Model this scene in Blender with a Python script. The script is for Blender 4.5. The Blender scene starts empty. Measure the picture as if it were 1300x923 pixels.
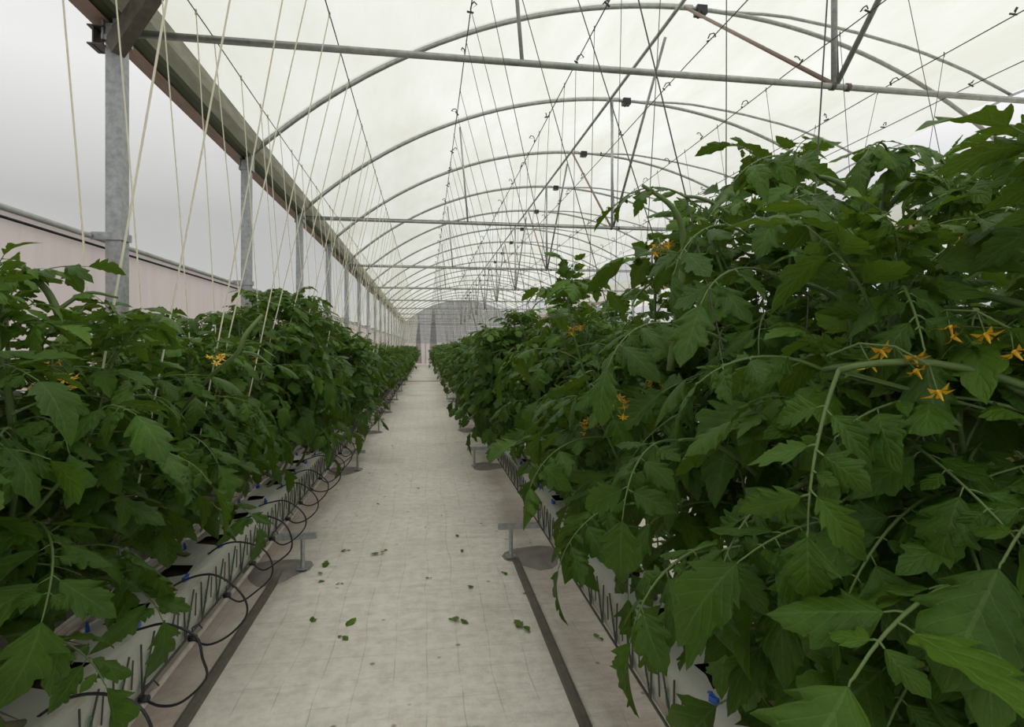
import bpy, math, random
import numpy as np
from mathutils import Vector
R = math.radians
RND = random.Random(7)
SC = bpy.context.scene
COL = SC.collection
H = 1.47                      # camera height
YAW = R(8.56)
PITCH_Y = 2.45                # frame spacing along the house
Y0 = 3.67                     # first frame
NF = 19
YEND = Y0 + PITCH_Y * (NF - 1)
XG = -1.8                     # left gutter line
XR = 7.8                      # right gutter line
ZG = 1.91 + H                 # gutter / tie level
RISE = 1.94
HALF = 4.8
RAD = (HALF**2 + RISE**2) / (2 * RISE)
ORD = ['first', 'second', 'third', 'fourth', 'fifth', 'sixth', 'seventh', 'eighth', 'ninth', 'tenth',
       'eleventh', 'twelfth', 'thirteenth', 'fourteenth', 'fifteenth', 'sixteenth', 'seventeenth', 'eighteenth', 'nineteenth']

# ------------------------------------------------------------------ materials
def nodes(name):
    m = bpy.data.materials.new(name); m.use_nodes = True
    nt = m.node_tree; nt.nodes.clear()
    out = nt.nodes.new('ShaderNodeOutputMaterial')
    return m, nt, out
def N(nt, t, **kw):
    n = nt.nodes.new(t)
    for k, v in kw.items():
        if k in ('operation', 'blend_type', 'data_type', 'feature', 'attribute_name', 'noise_dimensions'): setattr(n, k, v)
        else: n.inputs[k].default_value = v
    return n
def L(nt, a, b): nt.links.new(a, b)
def math_(nt, op, a, b=None, c=None):
    n = nt.nodes.new('ShaderNodeMath'); n.operation = op
    for i, x in enumerate((a, b, c)):
        if x is None: continue
        if isinstance(x, (int, float)): n.inputs[i].default_value = x
        else: L(nt, x, n.inputs[i])
    return n.outputs[0]
def mixc(nt, fac, a, b, mode='MIX'):
    n = nt.nodes.new('ShaderNodeMix'); n.data_type = 'RGBA'; n.blend_type = mode
    for s, x in ((0, fac), (6, a), (7, b)):
        if isinstance(x, (int, float)): n.inputs[s].default_value = x
        elif isinstance(x, tuple): n.inputs[s].default_value = (*x[:3], 1)
        else: L(nt, x, n.inputs[s])
    return n.outputs[2]
def ramp(nt, fac, stops):
    n = nt.nodes.new('ShaderNodeValToRGB'); cr = n.color_ramp
    while len(cr.elements) < len(stops): cr.elements.new(0.5)
    for e, (p, c) in zip(cr.elements, stops):
        e.position = p; e.color = (*c, 1) if isinstance(c, tuple) else (c, c, c, 1)
    L(nt, fac, n.inputs[0]); return n.outputs[0]
def noise(nt, scale, detail=4, rough=.55, vec=None, sx=(1, 1, 1)):
    tc = nt.nodes.new('ShaderNodeTexCoord')
    mp = nt.nodes.new('ShaderNodeMapping'); mp.inputs['Scale'].default_value = sx
    L(nt, vec if vec is not None else tc.outputs['Object'], mp.inputs[0])
    n = nt.nodes.new('ShaderNodeTexNoise'); n.inputs['Scale'].default_value = scale
    n.inputs['Detail'].default_value = detail; n.inputs['Roughness'].default_value = rough
    L(nt, mp.outputs[0], n.inputs['Vector']); return n.outputs['Fac']
def simple(name, c1, c2=None, rough=.6, metal=0, scale=12, bump=0, sx=(1, 1, 1), spec=.5):
    m, nt, out = nodes(name)
    p = N(nt, 'ShaderNodeBsdfPrincipled', Roughness=rough, Metallic=metal); p.inputs['Specular IOR Level'].default_value = spec
    c2 = c2 or tuple(v * .8 for v in c1)
    f = noise(nt, scale, 5, .6, sx=sx)
    L(nt, ramp(nt, f, [(.35, c1), (.65, c2)]), p.inputs['Base Color'])
    if bump:
        b = N(nt, 'ShaderNodeBump', Strength=bump, Distance=.01); L(nt, f, b.inputs['Height']); L(nt, b.outputs[0], p.inputs['Normal'])
    L(nt, p.outputs[0], out.inputs[0]); return m
M = {}
M['galv'] = simple('galvanised steel', (.50, .52, .52), (.34, .36, .37), .5, .6, 30)
M['pipe'] = simple('weathered tube', (.46, .48, .46), (.32, .34, .33), .42, .6, 20)
M['pipe_rust'] = simple('rusty tube', (.30, .20, .15), (.22, .17, .14), .6, .2, 20)
M['dark_steel'] = simple('dark steel', (.16, .135, .12), (.10, .09, .085), .5, .5, 20)
M['rail'] = simple('dull rail', (.20, .175, .155), (.14, .12, .105), .6, .2, 20)
M['black'] = simple('black plastic', (.012, .012, .014), (.02, .02, .022), .4)
M['wire'] = simple('dark wire', (.05, .05, .05), (.09, .08, .07), .6)
M['thin_string'] = simple('backlit string', (.10, .095, .085), (.16, .15, .13), .9)  # dark colour stands in for the strings being backlit
M['lip'] = simple('brown weathered board', (.46, .32, .27), (.36, .26, .22), .8, 0, 9, sx=(4, .6, 4))
M['gutter_mid'] = simple('dark green gutter', (.045, .062, .022), (.085, .10, .05), .6, .1, 5, sx=(3, .5, 3))  # dark green mottling of the middle gutter band
M['gutter_in'] = simple('gutter grey zinc', (.62, .60, .52), (.48, .46, .38), .6, .3, 7, sx=(3, .5, 3))
M['footing'] = simple('footing cement', (.30, .27, .245), (.21, .19, .17), .95, 0, 9, .8)
M['concrete'] = simple('concrete', (.22, .205, .19), (.14, .13, .125), .95, 0, 14, .6)
M['blue'] = simple('blue clip plastic', (.01, .09, .45), (.01, .07, .35), .4)
M['soil'] = simple('coir substrate', (.06, .035, .022), (.025, .016, .012), 1, 0, 60, 1)
M['print'] = simple('green print', (.05, .22, .09), (.07, .27, .12), .7)

M['whitepipe'] = simple('white pvc', (.55, .50, .44), (.42, .37, .32), .5)
M['whitebar'] = simple('white painted bar', (.62, .62, .60), (.5, .5, .48), .5)
M['earth'] = simple('outside earth', (.16, .12, .09), (.10, .085, .06), 1, 0, 3)

def film(name, c1, c2, transp, transl=.75, scale=1.2, sx=(1, 1, 1), tint=(1, 1, 1)):
    m, nt, out = nodes(name)
    f = noise(nt, scale, 6, .6, sx=sx)
    col = ramp(nt, f, [(.35, c1), (.7, c2)])
    d = N(nt, 'ShaderNodeBsdfDiffuse'); t = N(nt, 'ShaderNodeBsdfTranslucent'); tr = N(nt, 'ShaderNodeBsdfTransparent')
    tr.inputs[0].default_value = (*tint, 1)
    L(nt, col, d.inputs[0]); L(nt, col, t.inputs[0])
    a = N(nt, 'ShaderNodeMixShader', Fac=transl); L(nt, d.outputs[0], a.inputs[1]); L(nt, t.outputs[0], a.inputs[2])
    b = N(nt, 'ShaderNodeMixShader', Fac=transp); L(nt, a.outputs[0], b.inputs[1]); L(nt, tr.outputs[0], b.inputs[2])
    L(nt, b.outputs[0], out.inputs[0]); return m
M['roof_film'] = film('roof film', (.69, .705, .675), (.58, .575, .50), .27, .8, 1.3, (1, .3, 1), (.82, .84, .80))
M['wall_film'] = film('wall film', (.78, .795, .79), (.72, .735, .735), .52, .75, .6, (1, .3, 1), (.97, .97, .975))
M['low_film'] = film('lower film', (.74, .67, .65), (.68, .60, .58), .12, .62, 2.5, (1, 3, .25), (.9, .8, .78))
M['end_film'] = film('end film', (.40, .40, .38), (.33, .33, .32), .25, .5, 1.2, (1, 1, 1), (.8, .8, .8))

M['net'] = film('dark shade net', (.06, .055, .065), (.09, .085, .095), .45, .3, 6)
def string_mat():
    m, nt, out = nodes('pale twine')
    d = N(nt, 'ShaderNodeBsdfDiffuse', Color=(.95, .93, .82, 1)); t = N(nt, 'ShaderNodeBsdfTranslucent', Color=(.96, .94, .82, 1))
    a = N(nt, 'ShaderNodeMixShader', Fac=.6); L(nt, d.outputs[0], a.inputs[1]); L(nt, t.outputs[0], a.inputs[2])
    L(nt, a.outputs[0], out.inputs[0]); return m
M['twine'] = string_mat()
M['film_highlight'] = film('white film highlight', (.92, .92, .90), (.88, .88, .86), .05, .6, 5)  # near-white colour for the highlight along the arch tops

def liner_mat():
    m, nt, out = nodes('white trough film')
    p = N(nt, 'ShaderNodeBsdfPrincipled', Roughness=.5)
    f = noise(nt, 5, 6, .65, sx=(1, .5, 3)); g = noise(nt, 40, 3, .5, sx=(1, .15, 1))
    c = ramp(nt, f, [(.38, (.50, .52, .45)), (.56, (.46, .46, .40)), (.72, (.36, .27, .20))])
    L(nt, c, p.inputs['Base Color'])
    b = N(nt, 'ShaderNodeBump', Strength=.5, Distance=.01); L(nt, g, b.inputs['Height']); L(nt, b.outputs[0], p.inputs['Normal'])
    L(nt, p.outputs[0], out.inputs[0]); return m
M['liner'] = liner_mat()

def floor_mat():
    m, nt, out = nodes('woven white ground cover')
    tc = N(nt, 'ShaderNodeTexCoord'); sep = N(nt, 'ShaderNodeSeparateXYZ')
    wob = N(nt, 'ShaderNodeTexNoise', Scale=1.1); wob.inputs['Detail'].default_value = 2
    L(nt, tc.outputs['Object'], wob.inputs['Vector'])
    sc = N(nt, 'ShaderNodeVectorMath', operation='SCALE'); 
    sub = N(nt, 'ShaderNodeVectorMath', operation='SUBTRACT'); sub.inputs[1].default_value = (.5, .5, .5)
    L(nt, wob.outputs['Color'], sub.inputs[0]); L(nt, sub.outputs[0], sc.inputs[0]); sc.inputs['Scale'].default_value = .11
    add = N(nt, 'ShaderNodeVectorMath', operation='ADD'); L(nt, tc.outputs['Object'], add.inputs[0]); L(nt, sc.outputs[0], add.inputs[1])
    L(nt, add.outputs[0], sep.inputs[0])
    def line(coord, step, w):
        f = math_(nt, 'FRACT', math_(nt, 'MULTIPLY', coord, 1 / step))
        return math_(nt, 'LESS_THAN', f, w / step)
    lx = line(sep.outputs[0], .154, .0045); ly = line(sep.outputs[1], .2, .005)
    grid = math_(nt, 'MAXIMUM', lx, math_(nt, 'MULTIPLY', ly, .65))
    brk = noise(nt, 3.5, 3, .6)
    grid = math_(nt, 'MULTIPLY', grid, ramp(nt, brk, [(.35, 0.0), (.6, .42)]))
    big = noise(nt, .9, 6, .62); fine = noise(nt, 14, 6, .7); long_ = noise(nt, 2.2, 5, .6, sx=(1, .4, 1))
    base = ramp(nt, big, [(.3, (.93, .885, .80)), (.58, (.82, .76, .67)), (.76, (.60, .51, .42))])
    base = mixc(nt, ramp(nt, fine, [(.42, 0.0), (.75, .40)]), base, (.33, .25, .19))
    # reddish mud along the feet of the troughs
    ox = N(nt, 'ShaderNodeSeparateXYZ'); L(nt, tc.outputs['Object'], ox.inputs[0])
    x = ox.outputs[0]
    dist = math_(nt, 'ABSOLUTE', math_(nt, 'SUBTRACT', math_(nt, 'MODULO', math_(nt, 'ADD', x, 22.11), 2.0), 1.0))   # 1 at a row, 0 mid aisle
    near = math_(nt, 'ADD', math_(nt, 'SUBTRACT', 1.0, dist), math_(nt, 'MULTIPLY', math_(nt, 'SUBTRACT', long_, .5), .7))
    mud = ramp(nt, near, [(.68, 0.0), (.86, .60)])
    mud = math_(nt, 'MULTIPLY', mud, math_(nt, 'GREATER_THAN', x, -1.2))
    mudc = ramp(nt, noise(nt, 3, 6, .7), [(.3, (.58, .51, .46)), (.52, (.42, .34, .29)), (.70, (.27, .15, .085))])
    base = mixc(nt, mud, base, mudc)
    speck = N(nt, 'ShaderNodeTexVoronoi', Scale=5.5); L(nt, tc.outputs['Object'], speck.inputs['Vector'])
    base = mixc(nt, ramp(nt, speck.outputs['Distance'], [(.04, .75), (.09, 0.0)]), base, (.17, .10, .06))
    base = mixc(nt, grid, base, (.13, .27, .22))
    p = N(nt, 'ShaderNodeBsdfPrincipled', Roughness=.75); L(nt, base, p.inputs['Base Color'])
    w = math_(nt, 'ADD', math_(nt, 'MULTIPLY', noise(nt, 3.2, 3, .5, sx=(.5, 1.7, 1)), 1.0), math_(nt, 'MULTIPLY', noise(nt, 90, 2, .5), .05))
    b = N(nt, 'ShaderNodeBump', Strength=1.0, Distance=.06); L(nt, w, b.inputs['Height']); L(nt, b.outputs[0], p.inputs['Normal'])
    L(nt, p.outputs[0], out.inputs[0]); return m
M['floor'] = floor_mat()

def leaf_mat(name, dark, mid, young, rough=.42):
    m, nt, out = nodes(name)
    at = N(nt, 'ShaderNodeAttribute', attribute_name='tint')
    uv = N(nt, 'ShaderNodeUVMap'); s = N(nt, 'ShaderNodeSeparateXYZ'); L(nt, uv.outputs[0], s.inputs[0])
    au = math_(nt, 'ABSOLUTE', math_(nt, 'SUBTRACT', s.outputs[0], .5))
    ph = math_(nt, 'FRACT', math_(nt, 'MULTIPLY', math_(nt, 'SUBTRACT', s.outputs[1], math_(nt, 'MULTIPLY', math_(nt, 'POWER', au, .8), .55)), 6.0))
    tri = math_(nt, 'ABSOLUTE', math_(nt, 'SUBTRACT', ph, .5))          # .5 at a vein, 0 between veins
    vein = math_(nt, 'MAXIMUM', math_(nt, 'GREATER_THAN', tri, .465), math_(nt, 'LESS_THAN', au, .022))
    base = ramp(nt, at.outputs['Fac'], [(0.0, dark), (.5, mid), (1.0, young)])
    blot = noise(nt, 9, 3, .6)
    base = mixc(nt, ramp(nt, blot, [(.4, 0.0), (.75, .35)]), base, tuple(v * 1.35 for v in mid))
    lit = mixc(nt, math_(nt, 'MULTIPLY', vein, .20), base, (.20, .29, .10))
    p = N(nt, 'ShaderNodeBsdfPrincipled', Roughness=rough); p.inputs['Specular IOR Level'].default_value = .27
    L(nt, lit, p.inputs['Base Color'])
    hgt = math_(nt, 'SUBTRACT', math_(nt, 'MULTIPLY', noise(nt, 85, 4, .65), 3.0), math_(nt, 'POWER', math_(nt, 'MULTIPLY', tri, 2.0), 3.0))
    b = N(nt, 'ShaderNodeBump', Strength=.45, Distance=.0025); L(nt, hgt, b.inputs['Height']); L(nt, b.outputs[0], p.inputs['Normal'])
    t = N(nt, 'ShaderNodeBsdfTranslucent')
    L(nt, mixc(nt, .55, lit, (.22, .32, .03)), t.inputs[0])
    a = N(nt, 'ShaderNodeMixShader', Fac=.24); L(nt, p.outputs[0], a.inputs[1]); L(nt, t.outputs[0], a.inputs[2])
    L(nt, a.outputs[0], out.inputs[0]); return m
M['leaf'] = leaf_mat('tomato leaf', (.034, .086, .006), (.082, .172, .010), (.23, .33, .036), .48)
M['stem'] = simple('green stem', (.115, .185, .045), (.085, .14, .035), .55, 0, 9)
M['woody'] = simple('old stem', (.13, .135, .06), (.10, .085, .045), .8, 0, 14)
M['petal'] = simple('yellow petal', (.82, .50, .03), (.80, .40, .02), .5)
M['fruit'] = simple('green tomato', (.20, .32, .08), (.14, .25, .06), .25, 0, 6)

# ------------------------------------------------------------------ mesh builder
class MB:
    def __init__(s): s.v = []; s.f = []; s.mi = []; s.uv = []; s.t = []; s.n = 0
    def add(s, v, f, mi=0, uv=None, tint=None):
        v = np.asarray(v, dtype=np.float32).reshape(-1, 3); f = np.asarray(f, dtype=np.int32).reshape(-1, 4)
        s.v.append(v); s.f.append(f + s.n)
        s.mi.append(np.full(len(f), mi, np.int32) if np.isscalar(mi) else np.asarray(mi, np.int32))
        s.uv.append(np.zeros((len(v), 2), np.float32) + (.3, .3) if uv is None else uv)
        s.t.append(np.full(len(v), .5 if tint is None else tint, np.float32) if tint is None or np.isscalar(tint) else tint)
        s.n += len(v)
    def merge(s, o, mat=None, off=(0, 0, 0)):
        for i in range(len(o.v)):
            pass
    def arrays(s):
        return (np.concatenate(s.v), np.concatenate(s.f), np.concatenate(s.mi), np.concatenate(s.uv), np.concatenate(s.t))
    def box(s, x0, x1, y0, y1, z0, z1, mi=0):
        v = [(x, y, z) for z in (z0, z1) for y in (y0, y1) for x in (x0, x1)]
        s.add(v, [(0, 2, 3, 1), (4, 5, 7, 6), (0, 1, 5, 4), (2, 6, 7, 3), (0, 4, 6, 2), (1, 3, 7, 5)], mi)
    def beam(s, a, b, w, h, mi=0):
        """rectangular bar from a to b"""
        a = Vector(a); b = Vector(b); t = (b - a).normalized()
        up = Vector((0, 0, 1)) if abs(t.z) < .95 else Vector((0, 1, 0))
        x = t.cross(up).normalized() * w / 2; y = x.normalized().cross(t).normalized() * h / 2
        v = [p + sx * x + sy * y for p in (a, b) for sx, sy in ((-1, -1), (1, -1), (1, 1), (-1, 1))]
        s.add([tuple(q) for q in v], [(0, 1, 2, 3), (7, 6, 5, 4), (0, 4, 5, 1), (1, 5, 6, 2), (2, 6, 7, 3), (3, 7, 4, 0)], mi)
    def tube(s, pts, r, sides=6, mi=0, caps=True, tint=None):
        P = np.asarray(pts, dtype=np.float64); n = len(P)
        rr = np.full(n, r) if np.isscalar(r) else np.asarray(r)
        T = np.gradient(P, axis=0); T /= np.linalg.norm(T, axis=1)[:, None] + 1e-12
        ref = np.array([0, 0, 1.0]) if abs(T[0][2]) < .9 else np.array([1.0, 0, 0])
        V = []
        a = np.arange(sides) * 2 * math.pi / sides
        U = np.cross(T[0], ref); U /= np.linalg.norm(U)
        for i in range(n):
            U = U - T[i] * np.dot(U, T[i]); U /= np.linalg.norm(U) + 1e-12
            W = np.cross(T[i], U)
            V.append(P[i] + rr[i] * (np.cos(a)[:, None] * U + np.sin(a)[:, None] * W))
        V = np.concatenate(V)
        F = []
        for i in range(n - 1):
            for j in range(sides):
                k = (j + 1) % sides
                F.append((i * sides + j, i * sides + k, (i + 1) * sides + k, (i + 1) * sides + j))
        if caps:
            c0 = len(V); V = np.vstack([V, P[0], P[-1]])
            for j in range(0, sides, 2):
                F.append((c0, (j + 2) % sides, j + 1, j)); b = (n - 1) * sides
                F.append((c0 + 1, b + j, b + j + 1, b + (j + 2) % sides))
        s.add(V, F, mi, tint=tint)
    def mesh(s, name, mats, smooth=True):
        v, f, mi, uv, t = s.arrays()
        me = bpy.data.meshes.new(name)
        me.vertices.add(len(v)); me.vertices.foreach_set('co', v.ravel())
        me.loops.add(f.size); me.loops.foreach_set('vertex_index', f.ravel())
        me.polygons.add(len(f)); me.polygons.foreach_set('loop_start', np.arange(len(f), dtype=np.int32) * 4)
        me.polygons.foreach_set('loop_total', np.full(len(f), 4, np.int32))
        for m in (mats if isinstance(mats, (list, tuple)) else [mats]): me.materials.append(m)
        me.polygons.foreach_set('material_index', mi)
        me.polygons.foreach_set('use_smooth', np.full(len(f), smooth, bool))
        ul = me.uv_layers.new(name='UVMap'); ul.data.foreach_set('uv', uv[f.ravel()].astype(np.float32).ravel())
        at = me.attributes.new('tint', 'FLOAT', 'POINT'); at.data.foreach_set('value', t)
        me.update(calc_edges=True); me.validate(verbose=False)
        return me
def obj(name, me, parent=None, loc=(0, 0, 0)):
    o = bpy.data.objects.new(name, me); COL.objects.link(o); o.location = loc
    if parent is not None: o.parent = parent
    return o
def tag(o, label=None, cat=None, group=None, kind=None):
    if label: o['label'] = label
    if cat: o['category'] = cat
    if group: o['group'] = group
    if kind: o['kind'] = kind
    return o
def empty(name, loc, rz=0):
    o = bpy.data.objects.new(name, None); COL.objects.link(o); o.location = loc; o.rotation_euler = (0, 0, rz)
    o.empty_display_size = .1
    return o

# ------------------------------------------------------------------ the setting
XW = -1.93
XE = XR + 2 * HALF
b = MB()
b.add([(XW - .1, -3, 0), (XE, -3, 0), (XE, YEND + .2, 0), (XW - .1, YEND + .2, 0)], [(0, 1, 2, 3)])
tag(obj('floor', b.mesh('floor', M['floor'])), kind='structure')
b = MB(); b.add([(-80, -60, -.03), (80, -60, -.03), (80, 130, -.03), (-80, 130, -.03)], [(0, 1, 2, 3)])
tag(obj('ground', b.mesh('ground', M['earth'])), kind='structure')
def arc_pt(s):                # s = 0 at left spring, 1 at right spring
    x = (s * 2 - 1) * HALF
    return x, math.sqrt(RAD * RAD - x * x) - (RAD - RISE)
def vent_pts(x0, n=14):       # opened roof flap: hinged at the ridge
    ctrl = [(0, 0.005), (1.1, .04), (2.0, -.06), (2.9, -.22), (3.6, -.42), (4.28, -.69)]
    P = []
    for i in range(n + 1):
        q = i / n * 4.28
        for (xa, za), (xb, zb) in zip(ctrl, ctrl[1:]):
            if xa <= q <= xb + 1e-9:
                P.append((x0 + q, ZG + RISE + za + (zb - za) * (q - xa) / (xb - xa))); break
    return P
def roof(x0, name):
    left = [(x0 + HALF + arc_pt(s / 2)[0], ZG + arc_pt(s / 2)[1] + .03) for s in np.linspace(.032, 1, 21)]
    vent = [(x, z + .03) for x, z in vent_pts(x0 + HALF)]
    for nm, prof in ((name, left), (name + '_vent', vent)):
        ys = np.arange(-3, YEND + .3, PITCH_Y / 6)
        V = []; 
        for y in ys:
            k = (y - Y0) / PITCH_Y
            sag = .03 * abs(math.sin(math.pi * k))
            for i, (x, z) in enumerate(prof):
                e = math.sin(math.pi * i / (len(prof) - 1))
                V.append((x, y, z - sag * e + .006 * math.sin(7.1 * y + 3.3 * x) * e))
        n = len(prof); F = [(a * n + i, a * n + i + 1, (a + 1) * n + i + 1, (a + 1) * n + i) for a in range(len(ys) - 1) for i in range(n - 1)]
        b = MB(); b.add(V, F)
        tag(obj('ceiling', b.mesh(nm, M['roof_film'])), kind='structure')
roof(XG, 'roof_film'); roof(XR, 'roof_film_right')

# left wall: concrete foot, pink lower film, pale upper film, roll-up pipe between them
b = MB()
b.box(XW - .10, XW + .02, -3, YEND, 0, .62)
tag(obj('wall_left', b.mesh('wall_base', M['concrete'], False)), kind='structure')
def wavy_wall(x, z0, z1, amp, mat, name):
    ys = np.arange(-3, YEND + .1, .2); zs = np.linspace(z0, z1, 5); V = []
    for y in ys:
        for j, z in enumerate(zs): V.append((x + amp * math.sin(y * 5.3 + z) * math.sin(y * 1.7 + 2) * math.sin(math.pi * j / 4 + .4), y, z))
    n = len(zs); F = [(a * n + i, a * n + i + 1, (a + 1) * n + i + 1, (a + 1) * n + i) for a in range(len(ys) - 1) for i in range(n - 1)]
    b = MB(); b.add(V, F); return tag(obj('wall_left', b.mesh(name, mat)), kind='structure')
ZL = H + .63
wavy_wall(XW, .60, ZL, .012, M['low_film'], 'wall_lower_film')
wavy_wall(XW - .03, ZL - .05, ZG + .02, .004, M['wall_film'], 'wall_upper_film')
b = MB(); b.tube([(XW + .012, -3, ZL + .01), (XW + .012, YEND, ZL + .01)], .016, 8); b.tube([(XW + .01, -3, ZL - .035), (XW + .01, YEND, ZL - .035)], .007, 6, 1)
tag(obj('trim_1', b.mesh('roll_up_pipe', [M['whitebar'], M['black']])), kind='structure')
# right wall
b = MB(); b.add([(XE, -3, 0), (XE, YEND, 0), (XE, YEND, ZG), (XE, -3, ZG)], [(0, 1, 2, 3)])
tag(obj('wall_right', b.mesh('wall_right', M['wall_film'])), kind='structure')
# end wall
def end_strip(z0f, z1f, mat, name, nx=48):
    V = []
    for i in range(nx + 1):
        x = XW + (XE - XW) * i / nx
        V += [(x, YEND + .15, z0f(x)), (x, YEND + .15, z1f(x))]
    b = MB(); b.add(V, [(2 * i, 2 * i + 2, 2 * i + 3, 2 * i + 1) for i in range(nx)])
    tag(obj('wall_back', b.mesh(name, mat)), kind='structure')
def rooftop(x):
    if x < XG: return ZG
    s = ((x - XG) % (2 * HALF)) / (2 * HALF)
    return ZG + arc_pt(s)[1]
end_strip(lambda x: 0, lambda x: H + .32, M['low_film'], 'end_lower')
end_strip(lambda x: H + .32, lambda x: rooftop(x) - .01, M['end_film'], 'end_upper')
b = MB()
for z in list(np.arange(H + .32, ZG + RISE - .2, .34)):
    xs = [x for x in np.linspace(XG, XR, 120) if rooftop(x) > z + .03]
    if xs: b.beam((xs[0], YEND + .08, z), (xs[-1], YEND + .08, z), .05, .07)
for x in (-.5, 1.9, 4.3, 6.4): b.beam((x + .45, YEND + .05, 0), (x + .45, YEND + .05, rooftop(x + .45)), .09, .09)
tag(obj('trim_2', b.mesh('end_frame', M['whitebar'], False)), kind='structure')

# ------------------------------------------------------------------ gutters, posts, arches, ties
def gutter(x0, label):
    g = empty('rain_gutter', (x0, 0, ZG))
    tag(g, label, 'gutter')
    def strip(prof, mat, nm):
        b = MB(); ys = (-3, YEND + .1); n = len(prof)
        V = [(x, y, z) for y in ys for x, z in prof]
        V += [(x, y, z + .006) for y in ys for x, z in prof]
        F = [(i, i + 1, n + i + 1, n + i) for i in range(n - 1)] + [(2 * n + i, 3 * n + i, 3 * n + i + 1, 2 * n + i + 1) for i in range(n - 1)]
        b.add(V, F); obj(nm, b.mesh(nm, mat, False), g)
    strip([(-.15, .07), (-.14, -.012), (-.03, -.015), (-.03, -.005)], M['lip'], 'lip_board')
    strip([(-.03, -.005), (.035, .0), (.05, .03)], M['gutter_mid'], 'gutter_channel')
    strip([(.05, .03), (.12, .09), (.156, .168)], M['gutter_in'], 'gutter_flange')
gutter(XG, 'long banded metal rain gutter running along the top of the left wall')
gutter(XR, 'long metal rain gutter overhead beyond the right hand tomato rows')

def post(x, y, label, group=None, big=False, side=1):
    p = empty('steel_post', (x, y, 0)); tag(p, label, 'post', group)
    w = .045
    b = MB(); b.beam((0, 0, 0), (0, 0, ZG - .03), .085, .09); obj('column', b.mesh('column', M['galv'], False), p)
    b = MB()
    b.box(-.06, .06, -.055, .055, ZG - .13, ZG - .10); b.box(-.055, -.047, -.06, .06, ZG - .13, ZG - .02); b.box(.047, .055, -.06, .06, ZG - .13, ZG - .02)
    for zz in (.04, .085):
        for yy in (-.058, .058): b.tube([(0, yy - .006, ZG - .13 + zz), (0, yy + .006, ZG - .13 + zz)], .009, 6)
    obj('head_bracket', b.mesh('head', M['galv'], False), p)
    if side == 1:
        b = MB(); z = ZL + .012
        b.box(-.115, .055, -.056, -.048, z - .022, z + .022); b.box(.048, .056, -.055, .05, z - .022, z + .022)
        b.tube([(-.115, -.07, z), (-.115, .0, z)], .016, 8)
        obj('pipe_clamp', b.mesh('clamp', M['galv'], False), p)
    if big:
        b = MB(); z0 = ZG - .17
        b.box(-.125, -.04, -.075, .045, z0 + .105, z0 + .113); b.box(-.125, -.04, -.075, .045, z0, z0 + .008); b.box(-.10, -.092, -.07, .045, z0, z0 + .11)
        obj('side_channel', b.mesh('chan', M['dark_steel'], False), p)
        b = MB(); b.beam((.0, -.03, ZG - .17), (.9, -.6, ZG + .62), .075, .11)
        obj('raking_brace', b.mesh('brace', M['rail'], False), p)
    return p
for k in range(NF):
    y = Y0 + k * PITCH_Y
    if k < 6: post(XG, y, f'galvanised steel post against the left film wall, {ORD[k]} from the camera', None, k == 0)
    else: post(XG, y, 'distant galvanised post along the far half of the left wall', 'far posts of the left wall')
for k in range(1, 10):
    y = Y0 + k * PITCH_Y
    post(XR, y, 'galvanised post between the two bays, seen through the right hand plants', 'posts between the bays', side=0)

def arch_obj(x0, y, label, group, tie):
    a = empty('roof_arch', (x0, y, ZG)); tag(a, label, 'roof arch', group)
    b = MB(); b.tube([(HALF + arc_pt(s)[0], 0, arc_pt(s)[1]) for s in np.linspace(0, 1, 41)], .024, 8)
    obj('arch_tube', b.mesh('arch', M['pipe']), a)
    b = MB(); b.tube([(HALF + arc_pt(s)[0], .0, arc_pt(s)[1] + .030) for s in np.linspace(.01, .5, 24)], .020, 6)  # white film strip added to paint the bright upper edge of the arch
    obj('film_highlight_strip', b.mesh('strip', M['film_highlight']), a)
    b = MB(); b.tube([(x - x0, .035, z - ZG) for x, z in vent_pts(x0 + HALF)], .018, 8)
    xv, zv = vent_pts(x0 + HALF)[-1]
    obj('vent_tube', b.mesh('vent', M['pipe']), a)
    b = MB(); b.beam((xv - x0, .035, zv - ZG), (xv - x0 - .62, .035, zv - ZG - .32), .03, .03); b.beam((xv - x0, .035, zv - ZG), (xv - x0 + .7, .035, zv - ZG + .28), .03, .03)
    obj('vent_rack', b.mesh('rack', M['pipe'], False), a)
    b = MB(); b.box(HALF + .04, HALF + .16, -.05, .06, RISE - .065, RISE + .03)
    b.tube([(HALF + .1, -.06, RISE - .05), (HALF + .1, .07, RISE - .05)], .02, 8)
    obj('hinge_clamp', b.mesh('hinge', M['black'], False), a)
    for fx in (0, 2 * HALF - .06):
        b = MB(); b.box(fx, fx + .06, -.05, .05, -.10, .03); obj('foot_plate', b.mesh('footplate', M['galv'], False), a)
for k in range(NF):
    y = Y0 + k * PITCH_Y
    if k < 9: lab, g = f'curved steel roof arch of this bay, {ORD[k]} one from the camera', None
    else: lab, g = 'small distant roof arch at the far end of this bay', 'far roof arches'
    arch_obj(XG, y, lab, g, k % 2 == 0)
for k in range(1, 9):
    arch_obj(XR, Y0 + k * PITCH_Y, 'curved roof arch of the neighbouring bay on the right', 'arches of the neighbouring bay', False)

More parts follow.
